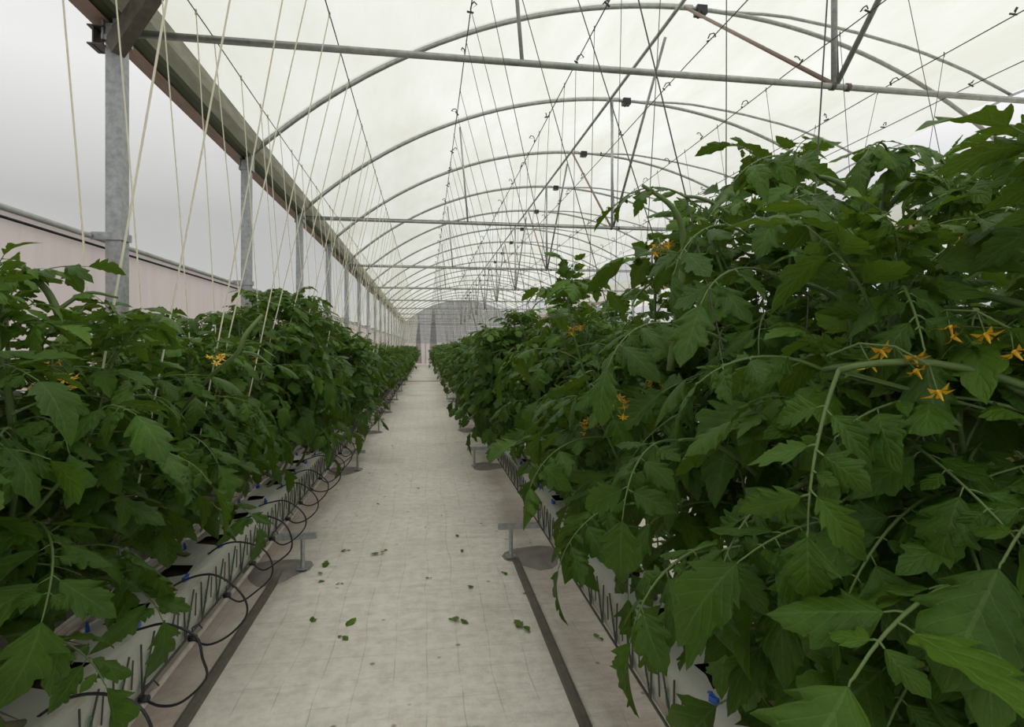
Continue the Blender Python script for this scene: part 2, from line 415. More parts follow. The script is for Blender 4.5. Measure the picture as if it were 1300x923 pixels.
XC = 2.87
for n_, k in enumerate(range(0, NF, 2)):
    y = Y0 + k * PITCH_Y
    t = empty('tie_bar', (XC, y, ZG - .06))
    if n_ < 5: tag(t, f'horizontal tie tube across the bay carrying truss braces, {ORD[n_]} from the camera', 'tie bar')
    else: tag(t, 'distant horizontal tie tube across the far end of the bay', 'tie bar', 'far tie bars')
    b = MB(); b.tube([(XG + .05 - XC, 0, 0), (XR - .05 - XC, 0, 0)], .0225, 8); obj('tube', b.mesh('tie', M['pipe']), t)
    b = MB(); b.tube([(XG + .05 - XC, .03, .035), (0, .03, .03), (XR - .05 - XC, .03, .035)], .006, 5); obj('cable', b.mesh('cable', M['dark_steel']), t)
    top = RISE + .04
    b = MB(); b.tube([(0, 0, 0), (0, 0, top)], .021, 8); b.tube([(.05, .02, 0), (-.02, .02, top)], .006, 5, 1); obj('king_post', b.mesh('king', [M['galv'], M['wire']]), t)
    b = MB(); b.tube([(.02, 0, .02), (.02, -PITCH_Y * .8, top - .05)], .019, 8); obj('diagonal_brace', b.mesh('diag', M['pipe']), t)
    b = MB(); b.tube([(-.02, 0, .02), (-.02, PITCH_Y * .95, top - .05)], .017, 8); obj('diagonal_brace', b.mesh('diag', M['pipe_rust']), t)
    b = MB(); b.tube([(XG + 2.42 - XC, 0, .0), (XG + 2.30 - XC, 0, 1.44)], .013, 8); obj('short_strut', b.mesh('strut', M['galv']), t)
    b = MB()
    for dx in (-.03, .09): b.tube([(dx, 0, 0), (dx + .03, 0, 0)], .03, 8)
    obj('collar', b.mesh('collar', M['dark_steel']), t)
b = MB(); b.tube([(XC - .08, 0, ZG + RISE - .06), (XC - .08, YEND, ZG + RISE - .06)], .022, 8)
tag(obj('ridge_tube', b.mesh('ridge', M['pipe'])), 'long straight steel tube running under the roof ridge', 'ridge tube')

# ------------------------------------------------------------------ crop wires with hooks
ZW = ZG + .004
WX = [(-1.30, 'over the wall side of the left tomato row'), (-.55, 'over the aisle side of the left tomato row'), (.25, 'over the aisle side of the near right tomato row'),
      (1.0, 'straight above the near right tomato row'), (1.75, 'over the far side of the near right tomato row'), (2.5, 'over the aisle beyond the near right row'),
      (3.35, 'above the second right hand row'), (3.95, 'farthest to the right of those over this bay')]
for i, (x, where) in enumerate(WX):
    w = empty('crop_wire', (x, 0, ZW)); tag(w, 'thin dark crop support wire stretched ' + where, 'wire')
    b = MB(); ys = np.arange(Y0 - 2 * 1.225, YEND, 1.225)
    b.tube([(0, y, -.015 * abs(math.sin(math.pi * (y - Y0) / PITCH_Y / 2))) for y in ys], .0035, 5)
    obj('strand', b.mesh('strand', M['wire']), w)
    if i >= 2:
        b0 = MB(); b0.tube([(0, 0, .02), (.012, .0, .045), (.035, 0, .05), (.05, .01, .03)], .004, 5); b0.tube([(0, -.02, 0), (0, .02, .01)], .006, 5)
        hk = b0.mesh('hook', M['wire'])
        yy = .9
        n = 0
        while yy < 20 and n < 30:
            o = obj('string_hook', hk, w, (0, yy, 0)); o.rotation_euler = (RND.uniform(-.5, .5), 0, RND.uniform(0, 6.28)); yy += RND.uniform(.45, .95); n += 1

# ------------------------------------------------------------------ growing troughs
SP = .415
TZ0, TZ1 = .25, .46
def trough(xc, y0, y1, label, detail):
    t = empty('growing_trough', (xc, 0, 0)); tag(t, label, 'trough')
    rn = random.Random(int(xc * 100) + 500)
    # liner: profile columns from outer bottom over the top to the other bottom
    prof = [(-.112, TZ0), (-.118, .33), (-.112, .42), (-.095, .455), (-.05, .462), (.05, .462), (.095, .455), (.112, .42), (.118, .33), (.112, TZ0)]
    step = SP / 6; ny = int((y1 - y0) / step); n = len(prof)
    V = []
    for a in range(ny + 1):
        y = y0 + a * step
        for i, (x, z) in enumerate(prof):
            hj = 1.0 if i not in (4, 5) else 3.0
            V.append((x + rn.uniform(-.003, .003) * hj, y + rn.uniform(-.008, .008) * hj, z + (rn.uniform(-.006, .006) if 2 < i < 7 else 0)))
    F = []
    for a in range(ny):
        for i in range(n - 1):
            if i == 4 and a % 6 in (1, 2): continue
            F.append((a * n + i, a * n + i + 1, (a + 1) * n + i + 1, (a + 1) * n + i))
    b = MB(); b.add(V, F); b.add([(-.112, y0, TZ0), (.112, y0, TZ0), (.112, y1, TZ0), (-.112, y1, TZ0)], [(3, 2, 1, 0)])
    obj('film_liner', b.mesh('liner', M['liner']), t)
    V = []; nn = int((y1 - y0) / .05)
    for a in range(nn + 1):
        for x in (-.09, -.04, .0, .04, .09): V.append((x, y0 + a * .05, .428 + rn.uniform(-.015, .012)))
    b = MB(); b.add(V, [(a * 5 + i, a * 5 + i + 1, (a + 1) * 5 + i + 1, (a + 1) * 5 + i) for a in range(nn) for i in range(4)])
    obj('substrate', b.mesh('substrate', M['soil']), t)
    # zigzag side lattice
    b = MB()
    for sx in (-1, 1):
        b.tube([(sx * .126, y0, TZ0 + .005), (sx * .126, y1, TZ0 + .005)], .0055, 5)
        y = y0
        while y < y1 - .2:
            b.tube([(sx * .126, y, TZ0), (sx * .122, y, .425)], .0036, 4, caps=False)
            b.tube([(sx * .126, y, TZ0), (sx * .122, y + .10, .425)], .0036, 4, caps=False)
            b.tube([(sx * .126, y - .075, TZ0 + .06), (sx * .122, y - .055, .40)], .0030, 4, caps=False)
            y += .18
    obj('side_lattice', b.mesh('lattice', M['wire']), t)
    if detail:
        b = MB()      # green oval marks and strokes printed on the film
        for sx in (-1, 1):
            y = y0 + .05
            while y < min(y1, 14):
                for q in range(10):
                    a0 = q / 10 * 2 * math.pi; a1 = (q + 1) / 10 * 2 * math.pi
                    pt = lambda a, r: (sx * .1235, y + .015 * math.cos(a) * r, .34 + .034 * math.sin(a) * r)
                    b.add([pt(a0, 1), pt(a1, 1), pt(a1, .68), pt(a0, .68)], [(0, 1, 2, 3)])
                b.add([(sx * .1225, y - .003, .32), (sx * .1225, y + .003, .32), (sx * .1225, y + .002, .35), (sx * .1225, y - .002, .35)], [(0, 1, 2, 3)])
                for j in range(4):
                    b.add([(sx * .121, y - .06 + j * .010, .275), (sx * .121, y - .055 + j * .010, .275), (sx * .1215, y - .053 + j * .010, .30), (sx * .1215, y - .058 + j * .010, .30)], [(0, 1, 2, 3)])
                y += .18
        obj('printed_mark', b.mesh('marks', M['print'], False), t)
        cb = MB(); cb.box(-.006, .006, -.014, .014, 0, .018); cb.tube([(0, -.004, .016), (0, .008, .026), (0, .02, .02)], .004, 5)
        clip = cb.mesh('clip', M['blue'], False)
        k = 0; y = y0 + SP * .05
        while y < y0 + 9.5:
            for x in (-.082, .082):
                o = obj('blue_clip', clip, t, (x, y, .458)); o.rotation_euler = (0, 0, RND.uniform(-.6, .6)); k += 1
            y += SP
    return t
YS = .55
trough(-1.11, YS, YEND - 1.2, 'white film wrapped growing trough under the left tomato row', True)
trough(.89, YS - .3, YEND - 1.2, 'white film wrapped growing trough under the near right tomato row', True)
trough(2.89, YS - .3, 26, 'white growing trough under the second tomato row on the right', False)
trough(4.89, YS - .3, 26, 'white growing trough under the third tomato row on the right', False)
trough(6.89, YS - .3, 20, 'white growing trough under the fourth row on the right', False)

# concrete footing + stand
def stand_meshes(sgn):
    b = MB(); b.beam((-.40, 0, .228), (.40, 0, .228), .035, .035); cross = b.mesh('crossbar', M['galv'], False)
    b = MB(); b.tube([(0, 0, 0), (0, 0, .215)], .014, 8); b.box(-.035, .035, -.035, .035, .018, .026); leg = b.mesh('leg', M['galv'], False)
    ft = []
    for q in range(3):
        rn = random.Random(q); b = MB(); n = 18; V = [(0, 0, .03)]
        for ring, (rr, z) in enumerate(((.6, .028), (.9, .016), (1.05, -.002))):
            for i in range(n):
                a = i / n * 2 * math.pi; k = rr * (1 + .16 * math.sin(3 * a + q) + rn.uniform(-.06, .06))
                V.append((.20 * k * math.cos(a), .20 * k * math.sin(a), z))
        F = [(0, 1 + i, 1 + (i + 1) % n, 1 + (i + 1) % n) for i in range(0)]
        for i in range(0, n, 2): F.append((0, 1 + i, 1 + i + 1, 1 + (i + 2) % n))
        for r_ in range(2):
            for i in range(n): F.append((1 + r_ * n + i, 1 + (r_ + 1) * n + i, 1 + (r_ + 1) * n + (i + 1) % n, 1 + r_ * n + (i + 1) % n))
        b.add(V, F); ft.append(b.mesh('footing', M['footing']))
    return cross, leg, ft
cross, leg, ft = stand_meshes(1)
def stand(x, y, aisle, label, group=None):
    s = empty('trough_stand', (x, y, 0)); tag(s, label, 'stand', group)
    obj('crossbar', cross, s)
    for lx in (-.31, .31): obj('leg', leg, s, (lx, 0, 0))
    o = obj('concrete_footing', RND.choice(ft), s, (aisle * .14, .02, 0)); o.rotation_euler = (0, 0, RND.uniform(-.4, .4))
for r_, (xc, ais, nm) in enumerate(((-1.11, 1, 'left row trough'), (.89, -1, 'near right row trough'))):
    for i in range(15):
        y = 3.9 + 3.03 * i
        if y > YEND - 1.5: break
        if i < 6: lab, g = f'galvanised stand with concrete foot under the {nm}, {ORD[i]} from the camera', None
        else: lab, g = f'distant small stand under the far {nm}', f'far stands of the {nm}'
        stand(xc, y, ais, lab, g)
for xc, nm in ((2.89, 'second'), (4.89, 'third')):
    for i in range(6): stand(xc, 1.4 + 3.03 * i, -1, f'metal stand under the {nm} trough on the right', f'stands of the {nm} right hand trough')

for x, lab in ((-.93, 'long grey metal rail on the floor beside the left trough'), (.605, 'long grey metal rail on the floor beside the near right trough')):
    b = MB(); b.box(-.02, .02, 0, 3.75, 0, .022); b.box(-.02, -.014, 0, 3.75, .02, .03); b.box(.014, .02, 0, 3.75, .02, .03)
    tag(obj('floor_rail', b.mesh('rail', M['rail'], False), None, (x, .1, 0)), lab, 'rail')
b = MB(); b.tube([(XW + .145, YS, .05), (XW + .145, YEND - 2, .05)], .02, 8)
tag(obj('water_pipe', b.mesh('wp', M['whitepipe'])), 'pale water pipe lying at the foot of the left wall', 'pipe')

# ------------------------------------------------------------------ drip line and loops (left row)
dl = empty('drip_line', (-.965, 0, .235)); tag(dl, 'pale drip supply pipe along the front of the left trough', 'drip pipe')
b = MB(); b.tube([(0, YS, 0), (0, YEND - 1.5, 0)], .011, 8); obj('supply_pipe', b.mesh('supply', M['whitepipe']), dl)
loops = []
for q in range(4):
    rn = random.Random(40 + q); b = MB()
    e = lambda s=.012: rn.uniform(-s, s)
    ctrl = np.array([(.0, 0, .02), (.07, e(), -.01 + e()), (.15, .02 + e(), .02 + e()), (.215 + e(), .03 + e(), .09), (.225 + e(), .03 + e(), .17), (.17 + e(), .04, .245 + e()), (.08, .03 + e(), .285 + e()), (-.01, .02, .285 + e()), (-.09, .0, .25), (-.13, -.02, .205)])
    P = []
    for i in range(len(ctrl) - 1):      # catmull-rom
        p0 = ctrl[max(i - 1, 0)]; p1 = ctrl[i]; p2 = ctrl[i + 1]; p3 = ctrl[min(i + 2, len(ctrl) - 1)]
        for t in np.linspace(0, 1, 5)[:-1]: P.append(.5 * (2 * p1 + (p2 - p0) * t + (2 * p0 - 5 * p1 + 4 * p2 - p3) * t * t + (3 * p1 - p0 - 3 * p2 + p3) * t ** 3))
    P.append(ctrl[-1]); b.tube(P, .005, 6); lm = b.mesh('loop', M['black'])
    b = MB(); b.tube([(-.012, 0, .016), (.018, 0, .022)], .013, 8); b.tube([(0, 0, 0), (0, 0, .03)], .008, 6); b.tube([(0, .0, .03), (-.01, .02, .05), (.0, .05, .055), (.012, .06, .03)], .003, 5); em = b.mesh('emitter', M['black'])
    loops.append((lm, em))
for i in range(84):
    y = 1.72 + i * SP
    if y > YEND - 3: break
    lm, em = loops[RND.randrange(4)]
    p = empty('drip_tube', (-.965, y, .235), RND.uniform(-.25, .25))
    if i < 7: tag(p, f'looping black drip tube over the left trough edge, {ORD[i]} from the camera', 'drip tube')
    elif i < 24: tag(p, 'looping black drip tube in the middle stretch of the left trough', 'drip tube', 'middle drip tubes of the left trough')
    else: tag(p, 'tiny distant black drip tube along the far left trough', 'drip tube', 'far drip tubes of the left trough')
    o = obj('loop', lm, p); o.scale = (RND.uniform(.85, 1.1),) * 3
    obj('emitter', em, p)

# ------------------------------------------------------------------ tomato leaves
def leaflet(Ln, W, n, m, rng, K=4):
    t = np.linspace(0, 1, n + 1)[:, None]; u = np.linspace(-1, 1, 2 * m + 1)[None, :]
    env = (t ** .55) * ((1 - t) ** 1.10); env = env / env.max()
    env = env + .015 * (1 - t)
    D = rng.uniform(.50, .78); pw = rng.uniform(.75, 1.05); oa = rng.uniform(0, .35); ob = rng.uniform(0, .35)
    phl = K * (t ** pw) + np.where(u > 0, oa, ob) + .10 * np.sin(9 * t + rng.uniform(0, 6)); s = phl % 1.0
    lob = 1 - D * (1 - .78 * t) * (1 - s) ** 1.15 * (t < .9)
    fine = 1 + np.array([[rng.uniform(-.09, .09) for _ in range(2 * m + 1)] for _ in range(n + 1)])
    w = W * env * np.where(np.abs(u) > .99, lob * fine, lob ** .6)
    X = u * w
    Y = Ln * (t + .15 * np.abs(u) ** 1.5 * env * (1 - t) ** .3 * (.4 + .6 * s))
    curl = rng.uniform(-.05, .75); fold = rng.uniform(-.15, .55); roll = rng.uniform(-.1, .6); twist = rng.uniform(-.7, .7)
    Z = fold * np.abs(X) - roll * W * (np.abs(u) ** 2.2) * env - curl * Ln * t ** 2 + .020 * Ln * np.sin(2 * np.pi * K * t + rng.uniform(0, 6)) * np.abs(u) ** 1.5 * env \
        + .004 * Ln * np.sin(2 * np.pi * K * 2 * t) * np.abs(u) * env + twist * X * t
    V = np.stack([X + 0 * Y, Y + 0 * X, Z + 0 * X], -1).reshape(-1, 3)
    c = 2 * m + 1
    F = np.array([(i * c + j, i * c + j + 1, (i + 1) * c + j + 1, (i + 1) * c + j) for i in range(n) for j in range(2 * m)])
    UV = np.stack([np.broadcast_to(u * .5 + .5, (n + 1, c)), np.broadcast_to(t, (n + 1, c))], -1).reshape(-1, 2)
    return V, F, UV
def norm(v): return v / (np.linalg.norm(v) + 1e-12)
def compound(rng, Lr, n, m, minor=True, pitch0=None, pitch1=None, sides=5):
    """a whole tomato leaf; base at the origin, heading +Y, returns arrays with material index 0 blade 1 stalk"""
    b = MB()
    p0 = rng.uniform(20, 50) if pitch0 is None else pitch0
    p1 = rng.uniform(-70, -20) if pitch1 is None else pitch1
    sway = rng.uniform(-.5, .5)
    K = 13; P = [np.zeros(3)]; T = []
    for i in range(K):
        q = i / (K - 1); a = R(p0 + (p1 - p0) * q ** 1.1); h = sway * q
        d = np.array([math.cos(a) * math.sin(h), math.cos(a) * math.cos(h), math.sin(a)]); T.append(d); P.append(P[-1] + d * Lr / K)
    T.append(T[-1]); P = np.array(P)
    b.tube(P, np.linspace(.0042, .0016, K + 1) * (Lr / .36) ** .6, sides, 1, caps=False)
    def at(q):
        f = q * K; i = min(int(f), K - 1); return P[i] + (P[i + 1] - P[i]) * (f - i), T[i]
    def put(q, side, ang, Ll, Wl, pet):
        p, t = at(q); sd = norm(np.cross(t, (0, 0, 1))); up = np.cross(sd, t)
        droop = rng.uniform(-.05, .75)
        d = norm(math.cos(ang) * t + math.sin(ang) * side * sd - droop * np.array([0, 0, 1.0]) * (.8 if side else .4))
        e = p + d * pet
        if pet > .004: b.tube([p, p + d * pet * .5 + up * .002, e], [.0017, .0014, .0012], max(3, sides - 1), 1, caps=False)
        roll = rng.uniform(-.5, .5)
        x = norm(np.cross(d, up)); zz = np.cross(x, d)
        x2 = math.cos(roll) * x + math.sin(roll) * zz; z2 = np.cross(x2, d)
        V, F, UV = leaflet(Ll, Wl, n, m, rng, rng.choice([3, 3, 4]) if Ll > .05 else 2)
        b.add(e + V[:, :1] * x2 + V[:, 1:2] * d + V[:, 2:] * z2, F, 0, UV, rng.uniform(-.12, .12))
    S = Lr / .36
    sizes = [(.30, .090, .033), (.54, .118, .043), (.78, .120, .043)]
    for q, l_, w_ in sizes:
        for side in (-1, 1):
            put(q + rng.uniform(-.03, .03), side, R(rng.uniform(52, 80)), l_ * S * rng.uniform(.85, 1.2), w_ * S * rng.uniform(.85, 1.15), .018 * S)
    put(1.0, 0, 0, .150 * S * rng.uniform(.9, 1.15), .056 * S, .010 * S)
    if minor:
        for q in (.46, .67, .88):
            for side in (-1, 1):
                if rng.random() < .7: put(q, side, R(rng.uniform(60, 95)), .042 * S, .018 * S, .008 * S)
    return b.arrays()

def rot(az, pitch, roll, scl):
    ca, sa = math.cos(az), math.sin(az); cp, sp_ = math.cos(pitch), math.sin(pitch); cr, sr = math.cos(roll), math.sin(roll)
    Rz = np.array([[ca, -sa, 0], [sa, ca, 0], [0, 0, 1]]); Rx = np.array([[1, 0, 0], [0, cp, -sp_], [0, sp_, cp]]); Ry = np.array([[cr, 0, sr], [0, 1, 0], [-sr, 0, cr]])
    return (Rz @ Rx @ Ry) * scl
class Lib:
    def __init__(s, seed, n, m, count, minor, sides):
        rng = random.Random(seed); s.big = [compound(rng, rng.uniform(.33, .43), n, m, minor, sides=sides) for _ in range(count)]
        s.young = [compound(rng, .32, n, m, minor, pitch0=rng.uniform(45, 70), pitch1=rng.uniform(-45, 25), sides=sides) for _ in range(max(3, count // 2))]
LIB = {'hi': Lib(1, 22, 3, 14, True, 6), 'mid': Lib(2, 12, 2, 9, True, 4), 'low': Lib(3, 5, 1, 5, False, 3)}

def flower_truss(rng, fruit=False):
    """three yellow star flowers with reflexed petals on a thin stalk; base at origin heading +Y"""
    b = MB(); P = [np.array((0, 0, 0.)), np.array((0, .04, .012)), np.array((0.004, .08, .004)), np.array((0, .11, -.02))]
    b.tube(P, .0015, 5, 1)
    for i in range(5):
        c = P[1 + i % 3] + np.array([rng.uniform(-.02, .02), rng.uniform(0, .02), rng.uniform(-.035, -.01)])
        b.tube([P[1 + i % 3], c], .0009, 4, 1)
        ax = norm(np.array([rng.uniform(-.6, .6), rng.uniform(-.2, .8), -.8])); s1 = norm(np.cross(ax, (0.2, 1, .1))); s2 = np.cross(ax, s1)
        if fruit:
            n = 8; V = []; rr = rng.uniform(.008, .018)
            for j in range(7):
                th = math.pi * j / 6
                for q in range(n): V.append(c + ax * rr * (1 - math.cos(th)) * .95 + rr * math.sin(th) * (math.cos(q / n * 6.283) * s1 + math.sin(q / n * 6.283) * s2))
            b.add(V, [(j * n + q, j * n + (q + 1) % n, (j + 1) * n + (q + 1) % n, (j + 1) * n + q) for j in range(6) for q in range(n)], 2)
        else:
            for q in range(5):
                a = q / 5 * 6.283; d = math.cos(a) * s1 + math.sin(a) * s2; sd = np.cross(ax, d)
                b.add([c + sd * .001, c + d * .008 + sd * .0035 + ax * .004, c + d * .018 + ax * .001, c + d * .008 - sd * .0035 + ax * .004], [(0, 1, 2, 3)], 0)
            b.tube([c, c + ax * .013], [.0028, .0008], 5, 0)
    return b
def make_plant(seed, q, height=1.45, dens=1.0):
    """returns (foliage MB, stem MB, list of truss anchors)"""
    rng = random.Random(seed); lib = LIB[q]; fo = MB(); st = MB(); anchors = []
    sides = {'hi': 9, 'mid': 6, 'low': 4}[q]
    def leaf(arr, p, az, pitch, scl, tint):
        V, F, mi, uv, t = arr; A = rot(az, pitch, rng.uniform(-.35, .35), scl)
        fo.add(V @ A.T + p, F, mi, uv, np.clip(t - .5 + tint, 0, 1).astype(np.float32))
    lean_az = rng.uniform(0, 6.28)
    def shoot(p0, d0, length, r0, r1, first, step, sc0, sc1, crown, kink=.25):
        K = max(4, int(length / .09)); P = [p0]; d = norm(d0)
        for i in range(K):
            d = norm(d + np.array([rng.uniform(-kink, kink), rng.uniform(-kink, kink), .22]) * .5 + np.array([0, 0, .12])); P.append(P[-1] + d * length / K)
        P = np.array(P); st.tube(P, np.linspace(r0, r1, K + 1), sides, 0, caps=True)
        s = first; az = rng.uniform(0, 6.28)
        while s < length * .98:
            f = s / length; x = f * K; i = min(int(x), K - 1); p = P[i] + (P[i + 1] - P[i]) * (x - i)
            sc = sc0 + (sc1 - sc0) * max(0, f - .25) / .75
            young = f > .8
            # leaves lean outward across the row a little more than along it
            leaf(rng.choice(lib.young if young else lib.big), p, az, R(rng.uniform(-18, 12) + (18 * f if young else 0)), sc * rng.uniform(.85, 1.12), .32 + .3 * f + rng.uniform(-.2, .2) + (.12 if young else 0))
            if rng.random() < .35 and .25 < f < .9: anchors.append((p, az + 2.4))
            az += R(137 + rng.uniform(-25, 25)); s += step * rng.uniform(.8, 1.2) * (1 - .45 * f)
        if crown:
            for j in range(8): leaf(rng.choice(lib.young), P[-1] - d * .012 * j, az + j * 1.9, R(rng.uniform(5, 48)), sc1 * rng.uniform(.35, .85), rng.uniform(.75, 1.0))
        return P
    base = np.array([0, 0, 0.]); side = rng.choice((-1, 1))
    # woody foot leans along the trough before it climbs
    foot = [base, base + (0.01, side * .07, .04), base + (.0, side * .16, .10), base + (-.02, side * .21, .21)]
    st.tube(foot, [.012, .0125, .0115, .010], sides, 1)
    p0 = np.array(foot[-1])
    main = shoot(p0, np.array([rng.uniform(-.1, .1), -side * .25, 1]), height - .28, .0095, .0045, .15, .074 / dens, 1.05, .70, True)
    fr = 4 if q != 'low' else 3
    for j in range(fr + (1 if dens > 1 else 0)):
        a = rng.uniform(0, 6.28); k = int(len(main) * (.05 + .17 * j)); k = min(k, len(main) - 3)
        rem = height - .05 - main[k][2]
        shoot(main[k], np.array([math.cos(a) * .9, math.sin(a) * .7, .8]), max(.25, rem * rng.uniform(.7, .98)), .0065, .003, .05, .085 / dens, .98, .72, True, .3)
    return fo, st, anchors
LEAFM = [M['leaf'], M['stem']]
# plant index, pixel x, y, distance, heading, start and end pitch, length, seed, tint
HEROES = [
    (0, 1065, 470, .74, 215, -40, -88, .22, 501, .55),
    (0, 1045, 470, .86, 170, 25, -40, .20, 502, .5),
    (0, 1100, 465, .86, -60, 20, -50, .20, 503, .5),
    (1, 1010, 620, .95, 200, 0, -70, .24, 504, .35),
    (0, 1180, 620, .80, 235, 10, -80, .26, 505, .5),
    (0, 1250, 560, .82, 215, 5, -75, .20, 506, .6),
    (1, 930, 690, 1.05, 190, 5, -75, .28, 507, .35),
    (0, 1120, 720, .92, 250, -20, -80, .28, 508, .3),
    (2, 870, 250, 1.45, 185, 25, -45, .20, 509, .6),
    (1, 950, 300, 1.20, 205, 20, -70, .26, 510, .45),
    (1, 1000, 360, 1.10, 190, 25, -50, .26, 511, .45),
    (0, 1220, 300, .95, 240, 25, -60, .26, 512, .5),
    (0, 1150, 380, .90, 220, 20, -65, .24, 513, .4),
    (2, 870, 420, 1.45, 200, 20, -60, .30, 514, .5),
    (2, 860, 560, 1.45, 210, 10, -70, .32, 515, .4),
    (1, 1040, 225, 1.15, 200, 30, -50, .24, 516, .6),
    (1, 1130, 215, 1.10, 225, 30, -45, .20, 517, .7),
    (1, 1200, 210, 1.1, 200, 30, -45, .20, 518, .75),
    (3, 800, 640, 1.85, 200, 5, -70, .34, 519, .4),
    (0, 1270, 260, 1.0, 190, 25, -50, .20, 520, .6),
    (1, 1090, 270, 1.1, 180, 30, -45, .22, 521, .6),
    (0, 1290, 430, .95, 225, 10, -70, .18, 522, .6),
]
HEIGHT = 1.45
PROTO = {'hi': [], 'mid': [], 'low': []}
tr_y = [flower_truss(random.Random(i)).mesh('flowers', [M['petal'], M['stem'], M['fruit']]) for i in range(3)]
tr_f = [flower_truss(random.Random(i + 9), True).mesh('fruits', [M['petal'], M['stem'], M['fruit']]) for i in range(2)]
for q, cnt in (('hi', 6), ('mid', 6), ('low', 5)):
    for i in range(cnt):
        fo, st, an = make_plant(100 * len(q) + i * 7 + 3, q, HEIGHT)
        if q == 'low':
            v, f, mi, uv, t = st.arrays(); fo.add(v, f, mi + 1, uv, t)
            PROTO[q].append((fo.mesh('plant_far', LEAFM + [M['woody']]), None, []))
        else:
            PROTO[q].append((fo.mesh('foliage', LEAFM), st.mesh('stem', [M['stem'], M['woody']]), an))

def top_left(y):
    for y1, z in ((2.1, 1.66), (3.4, 1.57), (4.1, 1.68), (6.0, 1.88), (6.8, 1.70), (9, 1.60), (14, 1.50), (26, 1.46), (99, 1.45)):
        if y < y1: return z
def top_right(y):
    for y1, z in ((0.9, 1.70), (1.2, 1.84), (1.6, 2.04), (2.05, 2.02), (2.5, 1.84), (2.9, 1.60), (3.5, 1.66), (5.6, 1.78), (8, 1.68), (13, 1.58), (26, 1.52), (99, 1.48)):
        if y < y1: return z
def plant(x, y, top, lod, label, group=None):
    rn = random.Random(int(x * 1000) * 7 + int(y * 100)); me, sm, an = PROTO[lod][rn.randrange(len(PROTO[lod]))]
    sz = (top - .44 + rn.uniform(-.06, .06)) / HEIGHT; rz = rn.uniform(0, 6.28)
    loc = (x + rn.uniform(-.03, .03), y + rn.uniform(-.04, .04), .44)
    if lod == 'low':
        o = obj('tomato_plant', me, None, loc); o.rotation_euler = (0, 0, rz); o.scale = (.98, .98, sz); return tag(o, label, 'tomato plant', group)
    p = empty('tomato_plant', loc, rz); p.scale = (1.0 if lod == 'hi' else .98, 1.0 if lod == 'hi' else .98, sz); tag(p, label, 'tomato plant', group)
    obj('stem', sm, p); obj('foliage', me, p)
    rn.shuffle(an := list(an))
    for j, (pp, az) in enumerate(an[:4]):
        fl = j % 3 != 2
        o = obj('flower_cluster' if fl else 'fruit_cluster', rn.choice(tr_y if fl else tr_f), p, tuple(pp)); o.rotation_euler = (rn.uniform(-.2, .3), 0, az); o.scale = (1.25,) * 3
    return p
def row(xc, y0, y1, topf, nm, hi, mid, first_name=True):
    n = int((y1 - y0) / SP); cnt = 0
    for i in range(n + 1):
        y = y0 + i * SP; d = math.hypot(xc, y)
        lod = 'hi' if y < hi else ('mid' if y < mid else 'low')
        if y < 3.6 and first_name: lab, g = f'leafy tomato plant in the {nm} row, {ORD[cnt]} one from the camera', None
        elif y < 3.6: lab, g = f'tomato plant in the near end of the {nm} row, glimpsed through foliage', f'near plants of the {nm} row'
        else:
            s = int((y - 3.9) / 3.03) if y > 3.9 else 0
            if s < 4: lab = f'tomato plant in the {nm} row between the {ORD[s]} and {ORD[s+1]} trough stands'
            else: lab = f'small distant tomato plant in the far stretch of the {nm} row'; s = 9
            g = f'{nm} row plants, stretch {ORD[min(s, 9)]}'
        plant(xc, y, topf(y), lod, lab, g); cnt += 1
row(-1.11, 1.35, YEND - 1.6, top_left, 'left', 3.3, 11)
row(.89, .55, YEND - 1.6, top_right, 'near right', 3.0, 11)
row(2.89, 1.3, 18, lambda y: 1.8, 'second right', 0, 8, False)
row(4.89, 3.0, 16, lambda y: 1.8, 'third right', 0, 6, False)

# big leaves of the nearest right hand plants reaching towards the aisle
def ray(x, y, d):
    u = (x - 650) / 724 * d; s, c = math.sin(YAW), math.cos(YAW)
    return np.array([u * c + d * s, d * c - u * s, H + (440 - y) / 724 * d])
def hero(owner, x, y, d, head, p0, p1, Lr, seed, tint=.5, roll=0):
    rng = random.Random(seed); arr = compound(rng, Lr, 26, 4, True, p0, p1, 7)
    V, F, mi, uv, t = arr; A = rot(R(head) - math.pi / 2, 0, R(roll), 1.0); P = ray(x, y, d)
    b = MB(); b.add(V @ A.T, F, mi, uv, np.clip(t - .5 + tint, 0, 1).astype(np.float32))
    root = np.array([owner.location.x, owner.location.y, P[2] - .10 - (.22 if p0 > 35 else 0)]) - P      # stalk back to the plant
    ln = np.linalg.norm(root)
    q = np.linspace(1, 0, 12)[:, None]; b.tube(root * q ** 1.15 + np.array([0, 0, 1.0]) * (.12 * ln * np.sin(np.pi * q)), np.linspace(.006, .0042, 12), 7, 1)
    o = obj('leaf', b.mesh('leaf', LEAFM), owner)
    from mathutils import Matrix
    pm = Matrix.LocRotScale(owner.location, owner.rotation_euler, owner.scale)
    o.matrix_parent_inverse = pm.inverted(); o.location = tuple(P)
OWN = sorted([o for o in bpy.data.objects if o.name.startswith('tomato_plant') and o.parent is None and abs(o.location.x - .89) < .1 and o.location.y < 3], key=lambda o: o.location.y)
for h in HEROES: hero(OWN[h[0]], *h[1:])
LOWN = sorted([o for o in bpy.data.objects if o.name.startswith('tomato_plant') and o.parent is None and abs(o.location.x + 1.11) < .1 and o.location.y < 4], key=lambda o: o.location.y)
from mathutils import Matrix
def attach(o, owner, P):
    o.parent = owner; o.matrix_parent_inverse = Matrix.LocRotScale(owner.location, owner.rotation_euler, owner.scale).inverted(); o.location = tuple(P)
